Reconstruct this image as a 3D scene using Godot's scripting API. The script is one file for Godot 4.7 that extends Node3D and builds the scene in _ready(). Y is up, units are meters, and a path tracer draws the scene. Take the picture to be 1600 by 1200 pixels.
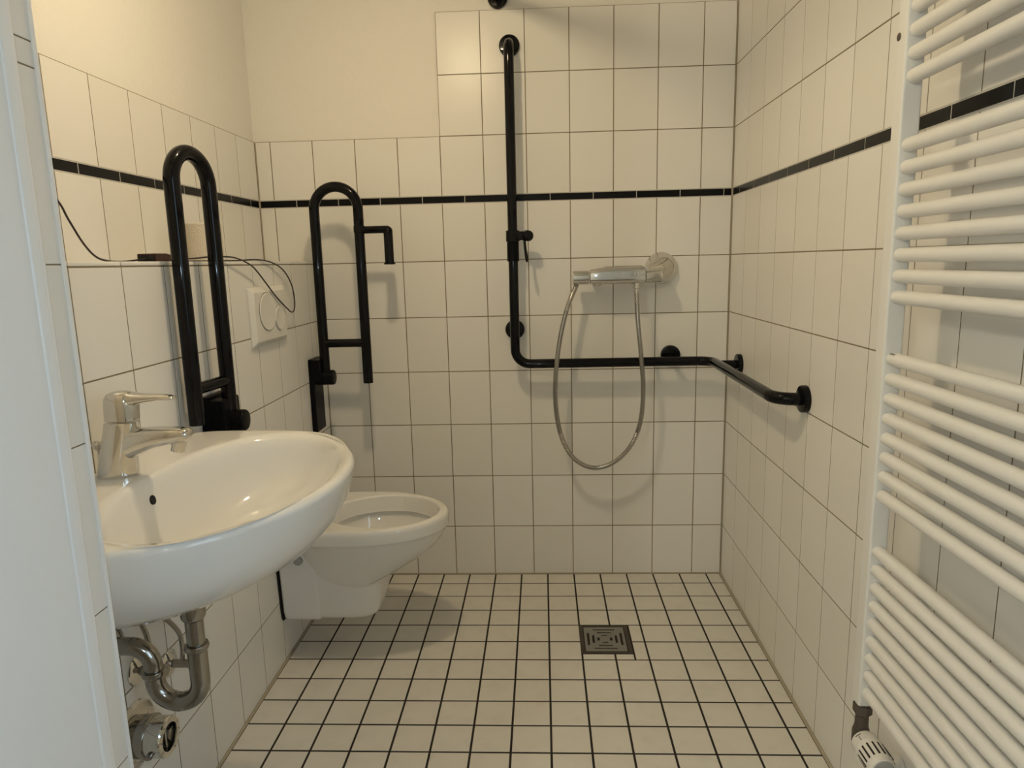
extends Node3D

# ---------------------------------------------------------------- mesh helpers
class MB:
	var v := PackedVector3Array()
	var t := PackedInt32Array()
	func add(p: Vector3) -> int:
		v.append(p)
		return v.size() - 1
	func tri(a: int, b: int, c: int) -> void:
		t.append(a); t.append(b); t.append(c)
	func quad(a: int, b: int, c: int, d: int) -> void:
		tri(a, b, c); tri(a, c, d)
	# rings of equal size joined one after the other
	func loft(rings: Array, cap0 := true, cap1 := true, closed := true) -> void:
		var ids := []
		for r in rings:
			var row := PackedInt32Array()
			for p in r:
				row.append(add(p))
			ids.append(row)
		var n: int = ids[0].size()
		for k in range(ids.size() - 1):
			for i in range(n if closed else n - 1):
				var j := (i + 1) % n
				quad(ids[k][i], ids[k][j], ids[k + 1][j], ids[k + 1][i])
		if cap0: cap(ids[0], true)
		if cap1: cap(ids[ids.size() - 1], false)
	func cap(row: PackedInt32Array, back: bool) -> void:
		var c := Vector3.ZERO
		for i in row: c += v[i]
		var m := add(c / row.size())
		for i in row.size():
			var j := (i + 1) % row.size()
			if back: tri(m, row[j], row[i])
			else: tri(m, row[i], row[j])
	func commit(angle := 40.0, orient := true) -> ArrayMesh:
		var vol := 0.0
		for i in range(0, t.size(), 3):
			vol += v[t[i]].dot(v[t[i + 1]].cross(v[t[i + 2]]))
		if orient and vol < 0.0:
			for i in range(0, t.size(), 3):
				var q := t[i + 1]; t[i + 1] = t[i + 2]; t[i + 2] = q
		var fn := PackedVector3Array(); var fa := PackedVector3Array()
		var near := []
		near.resize(v.size())
		for i in v.size(): near[i] = PackedInt32Array()
		for f in range(t.size() / 3):
			var n := (v[t[3 * f + 1]] - v[t[3 * f]]).cross(v[t[3 * f + 2]] - v[t[3 * f]])
			fa.append(n); fn.append(n.normalized())
			for k in 3: near[t[3 * f + k]].append(f)
		var lim := cos(deg_to_rad(angle))
		var ov := PackedVector3Array(); var on := PackedVector3Array()
		for f in range(t.size() / 3):
			if fa[f].length() < 1e-14: continue
			for k in [0, 2, 1]:
				var id := t[3 * f + k]
				var s := Vector3.ZERO
				for g in near[id]:
					if fn[g].dot(fn[f]) > lim: s += fa[g]
				ov.append(v[id]); on.append(s.normalized() if s.length() > 0 else fn[f])
		var arr := []
		arr.resize(Mesh.ARRAY_MAX)
		arr[Mesh.ARRAY_VERTEX] = ov; arr[Mesh.ARRAY_NORMAL] = on
		var m := ArrayMesh.new()
		m.add_surface_from_arrays(Mesh.PRIMITIVE_TRIANGLES, arr)
		return m

# a box with rounded edges
func rbox_into(b: MB, c: Vector3, size: Vector3, r: float, seg := 2) -> void:
	var h := size / 2.0 - Vector3(r, r, r)
	var rings := []
	for hemi in [-1, 1]:
		for a in range(seg + 1):
			var lat: float = (-PI / 2 + PI / 2 * a / seg) if hemi < 0 else (PI / 2 * a / seg)
			var ring := []
			for q in 4:
				var sx: float = [1, -1, -1, 1][q]; var sz: float = [1, 1, -1, -1][q]
				for k in range(seg + 1):
					var lon := PI / 2 * (q + float(k) / seg)
					ring.append(c + Vector3(cos(lon) * cos(lat) * r + sx * h.x, sin(lat) * r + hemi * h.y, sin(lon) * cos(lat) * r + sz * h.z))
			rings.append(ring)
	b.loft(rings)
func rbox(c: Vector3, size: Vector3, r: float, seg := 2) -> ArrayMesh:
	var b := MB.new()
	rbox_into(b, c, size, r, seg)
	return b.commit(50.0)
# a tube along a line of points
func tube_into(b: MB, pts: Array, rad, sides := 20, caps := true, squash := 1.0) -> void:
	var rings := []
	var up := Vector3.UP
	var d0: Vector3 = (pts[1] - pts[0]).normalized()
	if absf(d0.dot(up)) > 0.9: up = Vector3.RIGHT
	for i in pts.size():
		var d: Vector3
		if i == 0: d = pts[1] - pts[0]
		elif i == pts.size() - 1: d = pts[i] - pts[i - 1]
		else: d = (pts[i + 1] - pts[i]).normalized() + (pts[i] - pts[i - 1]).normalized()
		d = d.normalized()
		up = (up - d * up.dot(d)).normalized()
		var side := d.cross(up)
		var r: float = rad[i] if rad is Array else rad
		var ring := []
		for k in sides:
			var a := TAU * k / sides
			ring.append(pts[i] + side * cos(a) * r + up * sin(a) * r * squash)
		rings.append(ring)
	b.loft(rings, caps, caps)
func tube(pts: Array, rad, sides := 20, caps := true, squash := 1.0) -> ArrayMesh:
	var b := MB.new()
	tube_into(b, pts, rad, sides, caps, squash)
	return b.commit(45.0)
# a profile of [distance along axis, radius] turned about an axis
func lathe_into(b: MB, at: Vector3, axis: Vector3, prof: Array, sides := 32) -> void:
	var w := axis.normalized()
	var u := w.cross(Vector3.UP if absf(w.y) < 0.9 else Vector3.RIGHT).normalized()
	var s := w.cross(u)
	var rings := []
	for p in prof:
		var ring := []
		for k in sides:
			var a := TAU * k / sides
			ring.append(at + w * p[0] + (u * cos(a) + s * sin(a)) * p[1])
		rings.append(ring)
	b.loft(rings)
func lathe(at: Vector3, axis: Vector3, prof: Array, sides := 32, angle := 35.0) -> ArrayMesh:
	var b := MB.new()
	lathe_into(b, at, axis, prof, sides)
	return b.commit(angle)
# corners rounded with arcs
func fillet(p: Array, r: float, seg := 8) -> Array:
	var out := [p[0]]
	for i in range(1, p.size() - 1):
		var a: Vector3 = (p[i - 1] - p[i]).normalized(); var c: Vector3 = (p[i + 1] - p[i]).normalized()
		var half := a.angle_to(c) / 2.0
		var l := r / tan(half)
		var o: Vector3 = p[i] + (a + c).normalized() * (r / sin(half))
		var s: Vector3 = p[i] + a * l - o; var e: Vector3 = p[i] + c * l - o
		for k in range(seg + 1):
			out.append(o + s.slerp(e, float(k) / seg))
	out.append(p[p.size() - 1])
	return out
func spline(p: Array, step: float) -> Array:
	var c := Curve3D.new()
	c.bake_interval = step
	for i in p.size():
		var a: Vector3 = p[maxi(i - 1, 0)]; var b: Vector3 = p[mini(i + 1, p.size() - 1)]
		var tn := (b - a) / 6.0
		c.add_point(p[i], -tn, tn)
	return Array(c.get_baked_points())
# a ceramic tile with eased edges: back at z = 0, face at z = t
var tile_cache := {}
func tile_mesh(w: float, h: float, t: float, e: float) -> ArrayMesh:
	var key := "%.4f %.4f %.4f" % [w, h, t]
	if tile_cache.has(key): return tile_cache[key]
	var b := MB.new()
	var rings := []
	for q in [[0.0, 0.0], [t - e, 0.0], [t, e]]:
		var x: float = w / 2 - q[1]; var y: float = h / 2 - q[1]
		rings.append([Vector3(-x, -y, q[0]), Vector3(x, -y, q[0]), Vector3(x, y, q[0]), Vector3(-x, y, q[0])])
	b.loft(rings, false, false)
	var f := PackedInt32Array([8, 9, 10, 11])
	b.quad(f[0], f[1], f[2], f[3])
	tile_cache[key] = b.commit(10.0, false)
	return tile_cache[key]

# ---------------------------------------------------------------- scene helpers
var rng := RandomNumberGenerator.new()
func numbered(n: String, parent: Node) -> String:
	if parent.get_node_or_null(NodePath(n)) == null: return n
	var k := 1
	while parent.get_node_or_null(NodePath("%s_%03d" % [n, k])) != null: k += 1
	return "%s_%03d" % [n, k]
func part(called: String, mesh: Mesh, m: Material, parent: Node, label := "") -> MeshInstance3D:
	var o := MeshInstance3D.new()
	o.mesh = mesh
	o.material_override = m
	o.name = numbered(called, parent) if parent == self else called
	parent.add_child(o, true)
	if label: o.set_meta("label", label)
	return o
func tag(o: Node, label: String, category: String, kind := "", group := "") -> void:
	o.set_meta("label", label); o.set_meta("category", category)
	if kind: o.set_meta("kind", kind)
	if group: o.set_meta("group", group)
func thing(called: String, label: String, category: String, at := Vector3.ZERO, group := "") -> Node3D:
	var o := Node3D.new()
	o.name = numbered(called, self)
	add_child(o)
	o.position = at
	tag(o, label, category, "", group)
	return o
func box(c: Vector3, s: Vector3) -> ArrayMesh:
	return rbox(c, s, minf(0.0005, minf(s.x, minf(s.y, s.z)) * 0.3), 1)
func lin(r: float, g: float, b: float) -> Color:
	return Color(r, g, b).linear_to_srgb()
func mat(c: Color, rough: float, metal := 0.0, spec := 0.5) -> StandardMaterial3D:
	var m := StandardMaterial3D.new()
	m.albedo_color = c; m.roughness = rough; m.metallic = metal; m.metallic_specular = spec
	return m
func noise_tex(freq: float, ramp: Array, size := 512, oct := 4, normal := false, seed_ := 1) -> NoiseTexture2D:
	var n := FastNoiseLite.new()
	n.frequency = freq; n.fractal_octaves = oct; n.seed = seed_
	n.noise_type = FastNoiseLite.TYPE_SIMPLEX_SMOOTH
	var t := NoiseTexture2D.new()
	t.width = size; t.height = size; t.seamless = true; t.noise = n
	if normal:
		t.as_normal_map = true; t.bump_strength = 4.0
	else:
		var g := Gradient.new()
		g.offsets = PackedFloat32Array(ramp.map(func(a): return a[0]))
		g.colors = PackedColorArray(ramp.map(func(a): return a[1]))
		t.color_ramp = g
	return t
# a tile laid on a wall or floor; frame = basis whose z points out of the surface
func lay(called: String, parent: Node, at: Vector3, basis_: Basis, w: float, h: float, t: float, e: float, m: Material) -> void:
	var o := MeshInstance3D.new()
	o.mesh = tile_mesh(w, h, t, e)
	o.material_override = m
	o.name = called
	o.transform = Transform3D(basis_, at)
	parent.add_child(o, true)
# fills a rectangle of a wall with tiles: us, vs are joint lines, origin and axes give the place
func field(called: String, parent: Node, org: Vector3, u: Vector3, up: Vector3, us: Array, vs: Array, gap: float, t: float, mats: Array) -> void:
	var n := u.cross(up)
	for j in range(vs.size() - 1):
		for i in range(us.size() - 1):
			var w: float = us[i + 1] - us[i] - gap; var h: float = vs[j + 1] - vs[j] - gap
			if w < 0.006 or h < 0.006: continue
			var jit := n * rng.randf_range(-0.0001, 0.0)
			lay(called, parent, org + u * (us[i] + us[i + 1]) / 2 + up * (vs[j] + vs[j + 1]) / 2 - n * t + jit, Basis(u, up, n) * Basis(Vector3.UP, rng.randf_range(-0.0006, 0.0006)) * Basis(Vector3.RIGHT, rng.randf_range(-0.0006, 0.0006)), w, h, t, 0.0005, mats[rng.randi() % mats.size()])
func joints(a: float, b: float, first: float, pitch: float) -> Array:
	var out := [a]
	var k := first
	while k < b - 0.004:
		if k > a + 0.004: out.append(k)
		k += pitch
	out.append(b)
	return out

var M := {}
func materials() -> void:
	var g := 0
	M.tile = []
	for c in [lin(0.79, 0.775, 0.735), lin(0.775, 0.76, 0.715), lin(0.80, 0.785, 0.75)]:
		M.tile.append(mat(c, 0.30, 0.0, 0.4))
	M.border = [mat(lin(0.006, 0.006, 0.007), 0.2, 0.0, 0.25), mat(lin(0.008, 0.008, 0.009), 0.22, 0.0, 0.25)]
	M.grout = mat(lin(0.21, 0.17, 0.11), 0.9)
	M.border_grout = mat(lin(0.5, 0.48, 0.44), 0.9)
	M.silicone = mat(lin(0.42, 0.37, 0.28), 0.6)
	M.floor_tile = []
	for k in 3:
		var m := mat(Color.WHITE, 0.42)
		m.albedo_texture = noise_tex(0.012 + 0.004 * k, [[0.0, lin(0.635, 0.61, 0.555)], [0.4, lin(0.685, 0.66, 0.605)], [1.0, lin(0.705, 0.68, 0.625)]], 512, 5, false, 11 + k)
		m.uv1_triplanar = true; m.uv1_world_triplanar = true
		m.uv1_scale = Vector3(1.7, 1.7, 1.7)
		M.floor_tile.append(m)
	M.floor_grout = mat(lin(0.018, 0.014, 0.012), 0.95)
	M.plaster = mat(lin(0.80, 0.78, 0.73), 0.95)
	M.plaster.normal_enabled = true
	M.plaster.normal_texture = noise_tex(0.02, [], 512, 4, true, 5)
	M.plaster.normal_scale = 0.35
	M.plaster.uv1_triplanar = true; M.plaster.uv1_world_triplanar = true
	M.plaster.uv1_scale = Vector3(3, 3, 3)
	M.ceiling = mat(lin(0.80, 0.79, 0.76), 0.95)
	M.hall = mat(lin(0.74, 0.73, 0.70), 0.9)
	M.hall_floor = mat(lin(0.20, 0.16, 0.12), 0.6)
	M.nylon = mat(lin(0.004, 0.004, 0.005), 0.06, 0.0, 0.32)
	M.nylon_matt = mat(lin(0.005, 0.005, 0.006), 0.35, 0.0, 0.2)
	M.chrome = mat(lin(0.66, 0.65, 0.62), 0.07, 1.0)
	M.old_chrome = mat(lin(0.36, 0.345, 0.32), 0.17, 1.0)
	M.brushed = mat(lin(0.36, 0.35, 0.33), 0.38, 1.0)
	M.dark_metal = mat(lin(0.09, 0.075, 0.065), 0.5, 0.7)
	M.valve = mat(lin(0.13, 0.11, 0.095), 0.5, 0.8)
	M.ceramic = mat(lin(0.80, 0.79, 0.76), 0.07)
	M.ceramic.clearcoat_enabled = true
	M.ceramic.clearcoat = 0.4; M.ceramic.clearcoat_roughness = 0.03
	M.plastic = mat(lin(0.77, 0.755, 0.71), 0.22)
	M.radiator = mat(lin(0.79, 0.78, 0.75), 0.4)
	M.frame = mat(lin(0.85, 0.86, 0.86), 0.42)
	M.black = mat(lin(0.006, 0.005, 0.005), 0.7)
	M.rubber = mat(lin(0.01, 0.009, 0.009), 0.6)
	M.cable = mat(lin(0.018, 0.010, 0.011), 0.45)
	M.red = mat(lin(0.060, 0.008, 0.009), 0.35)
	M.paper = mat(lin(0.62, 0.56, 0.46), 0.95)
	M.paper.normal_enabled = true
	M.paper.normal_texture = noise_tex(0.06, [], 256, 3, true, 9)
	M.paper.uv1_triplanar = true; M.paper.uv1_scale = Vector3(12, 12, 12)
	M.card = mat(lin(0.36, 0.27, 0.17), 0.95)
	M.grey = mat(lin(0.34, 0.34, 0.34), 0.5)
	M.sticker = mat(lin(0.70, 0.69, 0.66), 0.6)
	M.ink = mat(lin(0.03, 0.03, 0.03), 0.7)
	M.glass = mat(Color(0.95, 0.98, 1.0, 0.05), 0.02)
	M.glass.transparency = BaseMaterial3D.TRANSPARENCY_ALPHA
	M.bulb = mat(lin(0.9, 0.85, 0.75), 0.4)
	M.bulb.emission_enabled = true
	M.bulb.emission = lin(1.0, 0.80, 0.48)
	M.bulb.emission_energy_multiplier = 3.0

# ---------------------------------------------------------------- the room's measures (metres)
const XR := 0.86        # right wall
const XP := -0.605      # tiled face of the cistern wall on the left
const XU := -0.8044     # left wall above the ledge
const ZF := 1.745       # inner face of the wall with the door
const HC := 2.19        # ceiling
const LEDGE := 1.203
const ROWS := [0.0, 0.193, 0.393, 0.593, 0.793, 0.993, 1.193]
const LAMP := Vector3(-0.14, 2.12, 1.0)
const OMNI := 0.475
const AREA := 0.55
const TORCH := 0.2
const SKY := 2.6
const HALL := 1.5
var HALL_COLOR := lin(1.0, 0.95, 0.76)
var LAMP_COLOR := lin(1.0, 0.785, 0.475)
var TORCH_COLOR := lin(0.66, 0.86, 1.0)
const CAM := Vector3(0.1955, 1.1844, 2.4816)

func _ready() -> void:
	rng.seed = 20
	# camera
	var cam := Camera3D.new()
	cam.name = "camera"
	cam.position = CAM
	cam.rotation_order = EULER_ORDER_YXZ
	cam.rotation = Vector3(-0.1758, 0.0461, -0.0236)
	cam.fov = 58.45
	cam.near = 0.02
	add_child(cam)
	cam.current = true
	# sky: the grey day outside the hall windows
	var we := WorldEnvironment.new()
	we.name = "environment"
	var env := Environment.new()
	var sm := ProceduralSkyMaterial.new()
	sm.sky_top_color = lin(0.44, 0.62, 0.80); sm.sky_horizon_color = lin(0.54, 0.72, 0.86)
	sm.ground_bottom_color = lin(0.16, 0.17, 0.17); sm.ground_horizon_color = lin(0.42, 0.46, 0.49)
	sm.sky_energy_multiplier = SKY
	sm.ground_energy_multiplier = SKY
	var sky := Sky.new()
	sky.sky_material = sm
	env.background_mode = Environment.BG_SKY
	env.sky = sky
	env.tonemap_mode = Environment.TONE_MAPPER_LINEAR
	env.tonemap_exposure = 0.6
	env.sdfgi_enabled = true; env.ssao_enabled = true; env.ssil_enabled = true
	we.environment = env
	add_child(we)
	# the phone's torch, beside its lens: the small glints at eye height on the black tubes
	var torch := SpotLight3D.new()
	torch.name = "phone_torch"
	torch.position = CAM + Vector3(-0.018, -0.004, 0.0)
	torch.rotation = cam.rotation
	torch.spot_angle = 62.0; torch.spot_angle_attenuation = 0.4
	torch.light_color = TORCH_COLOR
	torch.light_energy = TORCH
	torch.light_size = 0.01
	torch.spot_range = 8.0; torch.spot_attenuation = 2.0
	torch.shadow_enabled = true
	add_child(torch)

	materials()
	build_room()
	build_hall()
	ceiling_lamp()
	radiator()
	washbasin()
	toilet()
	shower_rail()
	curtain_rod()
	shower_mixer()
	sink_grab_bar()
	toilet_grab_bar()
	flush_plate()
	basin_mixer()
	pipework()
	floor_drain()
	ledge_things()

# ---------------------------------------------------------------- setting
func slab(called: String, c: Vector3, s: Vector3, m: Material, label: String, category := "wall") -> MeshInstance3D:
	var b := BoxMesh.new()
	b.size = s
	var o := part(called, b, m, self)
	o.position = c
	tag(o, label, category, "structure")
	return o
func sheet(called: String, parent: Node3D, lo: Vector3, hi: Vector3, m: Material) -> MeshInstance3D:
	var b := BoxMesh.new()
	b.size = hi - lo
	var o := part(called, b, m, parent)
	o.position = (lo + hi) / 2 - parent.position
	return o

func build_room() -> void:
	var T := 0.007
	var G := 0.003
	# floor: tiles of ten centimetres in black grout
	var fl := slab("floor", Vector3(0.0275, -0.057, 0.9), Vector3(1.9, 0.1, 1.95), M.floor_grout, "white square floor tiles with black grout running to the drain", "floor")
	sheet("grout", fl, Vector3(XP - 0.01, -0.0075, -0.01), Vector3(XR + 0.01, -0.0009, ZF + 0.2), M.floor_grout)
	var fx := joints(XP + 0.006, XR - 0.006, 0.002 - 0.7, 0.1)
	var fz := joints(0.006, ZF + 0.16, 0.084, 0.1)
	var D := Rect2(0.3, 0.388, 0.16, 0.164)
	for j in range(fz.size() - 1):
		for i in range(fx.size() - 1):
			var cells := [Rect2(fx[i], fz[j], fx[i + 1] - fx[i], fz[j + 1] - fz[j])]
			if cells[0].grow(-0.003).intersects(D):
				var c: Rect2 = cells[0]
				cells = []
				if c.position.y < D.position.y - 0.012: cells.append(Rect2(c.position.x, c.position.y, c.size.x, D.position.y - c.position.y))
				if c.end.x > D.end.x + 0.012:
					cells.append(Rect2(D.end.x, c.position.y, c.end.x - D.end.x, c.size.y))
				if c.end.y > D.end.y + 0.012: cells.append(Rect2(c.position.x, D.end.y, minf(c.end.x, D.end.x) - c.position.x, c.end.y - D.end.y))
			for c in cells:
				var w: float = c.size.x - 0.0056; var h: float = c.size.y - 0.0056
				if w < 0.008 or h < 0.008: continue
				var bs := Basis(Vector3.RIGHT, Vector3.FORWARD, Vector3.UP) * Basis(Vector3.UP, rng.randf_range(-0.0015, 0.0015)) * Basis(Vector3.RIGHT, rng.randf_range(-0.0015, 0.0015))
				lay("tile", fl, Vector3(c.get_center().x, -T - rng.randf() * 0.0002, c.get_center().y) - fl.position, bs, w, h, T, 0.0008, M.floor_tile[rng.randi() % 3])
	# sealing joints along the floor's edge
	sheet("sealing_joint", fl, Vector3(XP, -0.004, 0.0), Vector3(XR, 0.0008, 0.0065), M.silicone)
	sheet("sealing_joint", fl, Vector3(XP, -0.004, 0.0), Vector3(XP + 0.0075, 0.0008, ZF), M.silicone)
	sheet("sealing_joint", fl, Vector3(XR - 0.0075, -0.004, 0.0), Vector3(XR, 0.0008, ZF), M.silicone)

	# back wall
	var wb := slab("wall_back", Vector3(0.0, HC / 2, -0.066), Vector3(2.0, HC + 0.1, 0.12), M.plaster, "back wall with white upright tiles and black border under plaster")
	sheet("grout", wb, Vector3(XU, 0, -0.0065), Vector3(XR, 1.619, -0.0006), M.grout)
	sheet("grout", wb, Vector3(-0.15, 1.619, -0.0065), Vector3(XR, 2.0185, -0.0006), M.grout)
	sheet("border_grout", wb, Vector3(XU, 1.3915, -0.005), Vector3(XR, 1.4205, -0.0003), M.border_grout)
	var o := -wb.position
	var X := Vector3.RIGHT; var Y := Vector3.UP; var Z := Vector3.BACK
	field("tile", wb, o, X, Y, joints(XP + 0.002, XR - 0.003, -0.45, 0.15), ROWS, G, T, M.tile)
	var cols := joints(XU + 0.002, XR - 0.003, -0.75, 0.15)
	field("tile", wb, o, X, Y, cols, [1.193, 1.393], G, T, M.tile)
	field("tile", wb, o, X, Y, cols, [1.419, 1.619], G, T, M.tile)
	field("tile", wb, o, X, Y, joints(-0.15, XR - 0.003, 0.0, 0.15), [1.619, 1.819, 2.019], G, T, M.tile)
	field("border_tile", wb, o, X, Y, joints(XU + 0.002, XR - 0.003, -0.67, 0.15), [1.3935, 1.4185], 0.0018, T, M.border)
	sheet("sealing_joint", wb, Vector3(XP, 0, -0.003), Vector3(XP + 0.0035, 1.193, 0.0006), M.silicone)
	sheet("sealing_joint", wb, Vector3(XR - 0.003, 0, -0.003), Vector3(XR, 2.0185, 0.0006), M.silicone)
	sheet("sealing_joint", wb, Vector3(XU, LEDGE, -0.003), Vector3(XU + 0.004, 1.619, 0.0006), M.silicone)

	# right wall
	var wr := slab("wall_right", Vector3(XR + 0.066, HC / 2, 1.0), Vector3(0.12, HC + 0.1, 2.2), M.plaster, "right wall with white upright tiles and black border behind radiator")
	sheet("grout", wr, Vector3(XR + 0.0006, 0, 0), Vector3(XR + 0.0065, 2.0185, ZF + 0.15), M.grout)
	sheet("border_grout", wr, Vector3(XR + 0.0003, 1.3915, 0), Vector3(XR + 0.005, 1.4205, ZF + 0.15), M.border_grout)
	o = Vector3(XR, 0, 0) - wr.position
	var rz := joints(0.003, ZF + 0.15, 0.1605, 0.15)
	field("tile", wr, o, Z, Y, rz, ROWS + [1.393], G, T, M.tile)
	field("tile", wr, o, Z, Y, rz, [1.419, 1.619, 1.819, 2.019], G, T, M.tile)
	field("border_tile", wr, o, Z, Y, joints(0.003, ZF + 0.15, 0.085, 0.15), [1.3935, 1.4185], 0.0018, T, M.border)

	# left wall above the ledge
	var wl := slab("wall_left", Vector3(XU - 0.066, HC / 2, 0.9), Vector3(0.12, HC + 0.1, 1.95), M.plaster, "left plaster wall with white tiles and black border above ledge")
	sheet("grout", wl, Vector3(XU - 0.0065, LEDGE, 0), Vector3(XU - 0.0006, 1.619, ZF), M.grout)
	sheet("border_grout", wl, Vector3(XU - 0.005, 1.3915, 0), Vector3(XU - 0.0003, 1.4205, ZF), M.border_grout)
	o = Vector3(XU, 0, 0) - wl.position
	var lz := joints(0.003, ZF, 0.002, 0.15)
	field_left("tile", wl, o, lz, [1.205, 1.393], G, T, M.tile)
	field_left("tile", wl, o, lz, [1.419, 1.619], G, T, M.tile)
	field_left("border_tile", wl, o, joints(0.003, ZF, 0.0745, 0.15), [1.3935, 1.4185], 0.0018, T, M.border)

	# boxed-in cistern wall under the ledge
	var wc := slab("wall_cistern", Vector3((XU + XP) / 2 - 0.0035, 0.5945, 0.87), Vector3(XP - XU - 0.007, 1.191, 1.75), M.plaster, "low tiled cistern wall with ledge behind basin and toilet")
	sheet("grout", wc, Vector3(XP - 0.0068, 0, 0), Vector3(XP - 0.0006, 1.196, ZF), M.grout)
	o = Vector3(XP, 0, 0) - wc.position
	var pz := joints(0.003, ZF, 0.136, 0.15)
	field_left("tile", wc, o, pz, ROWS, G, T, M.tile)
	# ledge tiles with their nosing
	for i in range(pz.size() - 1):
		var w: float = pz[i + 1] - pz[i] - G
		var t := part("ledge_tile", rbox(Vector3.ZERO, Vector3(XP - XU - 0.002, 0.0085, w), 0.0012, 1), M.tile[rng.randi() % 3], wc)
		t.position = Vector3((XU + XP) / 2 + 0.001, LEDGE - 0.0045, (pz[i] + pz[i + 1]) / 2) - wc.position

	slab("ceiling", Vector3(0.0, HC + 0.06, 0.9), Vector3(2.0, 0.12, 1.95), M.ceiling, "plain white ceiling above the shower room", "ceiling")
	# wall with the doorway: two piers and the piece above
	var XD := -0.325
	var wf := slab("wall_front", Vector3((XU - 0.12 + XD - 0.007) / 2, HC / 2, ZF + 0.075), Vector3(XD - 0.007 - XU + 0.12, HC + 0.1, 0.136), M.plaster, "tiled wall end beside the white door frame")
	sheet("grout", wf, Vector3(XD - 0.007, 0, ZF), Vector3(XD - 0.0006, 2.05, ZF + 0.10), M.grout)
	o = Vector3(XD, 0, ZF) - wf.position
	field_left("tile", wf, o, [0.0, 0.10], ROWS + [1.393, 1.419, 1.619, 1.819, 2.019], 0.0016, T, M.tile)
	sheet("edge_trim", wf, Vector3(XD - 0.010, 0, ZF - 0.0045), Vector3(XD + 0.0012, 2.05, ZF + 0.0012), M.frame)
	slab("wall_front_lintel", Vector3(0.27, 2.16, ZF + 0.075), Vector3(1.2, 0.16, 0.136), M.plaster, "wall over the doorway")
	# steel door frame
	var df := Node3D.new()
	df.name = "door_1"
	add_child(df)
	tag(df, "white painted steel door frame at the left of the doorway", "door frame", "structure")
	part("jamb", rbox(Vector3(-0.3325, 1.03, ZF + 0.148), Vector3(0.065, 2.06, 0.185), 0.006, 3), M.frame, df)
	part("rebate", rbox(Vector3(-0.3015, 1.03, ZF + 0.072), Vector3(0.006, 2.06, 0.016), 0.0028, 3), M.frame, df)
	part("jamb", rbox(Vector3(0.8335, 1.03, ZF + 0.258), Vector3(0.05, 2.06, 0.09), 0.006, 3), M.frame, df)
	part("head", rbox(Vector3(0.2475, 2.07, ZF + 0.148), Vector3(1.22, 0.065, 0.185), 0.006, 3), M.frame, df)
func flip(a: Array) -> Array:
	var r := a.duplicate(); r.reverse()
	return r.map(func(q): return -q)
# walls that face +x: tiles turned so that they look into the room
func field_left(called: String, parent: Node, org: Vector3, zs: Array, vs: Array, gap: float, t: float, mats: Array) -> void:
	var us := flip(zs)
	# u = -z, up = y: their cross product is +x
	field(called, parent, org, Vector3.FORWARD, Vector3.UP, us, vs, gap, t, mats)

func build_hall() -> void:
	var z0 := ZF + 0.15; var z1 := 4.6
	slab("floor_hall", Vector3(0.1, -0.06, 3.3), Vector3(3.0, 0.1, 2.95), M.hall_floor, "dark hall floor beyond the doorway", "floor")
	slab("ceiling_hall", Vector3(0.1, HC + 0.061, 3.25), Vector3(3.0, 0.12, 2.95), M.hall, "hall ceiling beyond the doorway", "ceiling")
	slab("wall_hall_left", Vector3(-1.4, HC / 2, (z0 + z1) / 2), Vector3(0.12, HC + 0.1, z1 - z0 + 0.2), M.hall, "side wall of the hall, opposite the radiator side")
	slab("wall_hall_near", Vector3(-1.16, HC / 2, z0 - 0.03), Vector3(0.5, HC + 0.1, 0.06), M.hall, "hall wall beside the shower room wall")
	slab("wall_hall_near_right", Vector3(1.29, HC / 2, z0 - 0.03), Vector3(0.66, HC + 0.1, 0.06), M.hall, "hall wall beside the doorway on the radiator side")
	slab("wall_hall_end", Vector3(0.1, HC / 2, z1 + 0.06), Vector3(3.12, HC + 0.1, 0.12), M.hall, "end wall of the hall behind the photographer")
	hall_window_wall("side", 1.54, false, 2.5, 3.6)
	# added fill lamp, out of view in the hall: its light comes in softly through the doorway
	var t := thing("hall_fill_lamp", "added white globe fill lamp out of view in the hall corner", "lamp", Vector3(-1.0, HC, 3.6))
	var p := []
	for k in range(15):
		var a := -PI / 2 + PI * k / 14.0
		p.append([0.26 + 0.075 * sin(a), maxf(0.075 * cos(a), 0.0001)])
	part("globe", lathe(Vector3.ZERO, Vector3.DOWN, p, 28), M.bulb, t)
	part("rod", lathe(Vector3.ZERO, Vector3.DOWN, [[0, 0.04], [0.01, 0.04], [0.012, 0.006], [0.19, 0.006]], 20), M.plastic, t)
	var l := OmniLight3D.new()
	l.name = "globe_fill_light"
	l.light_color = HALL_COLOR
	l.light_energy = HALL
	l.light_size = 0.07
	l.position = Vector3(0, -0.26, 0)
	l.omni_range = 9.0; l.omni_attenuation = 2.0
	l.shadow_enabled = true
	t.add_child(l)

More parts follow.
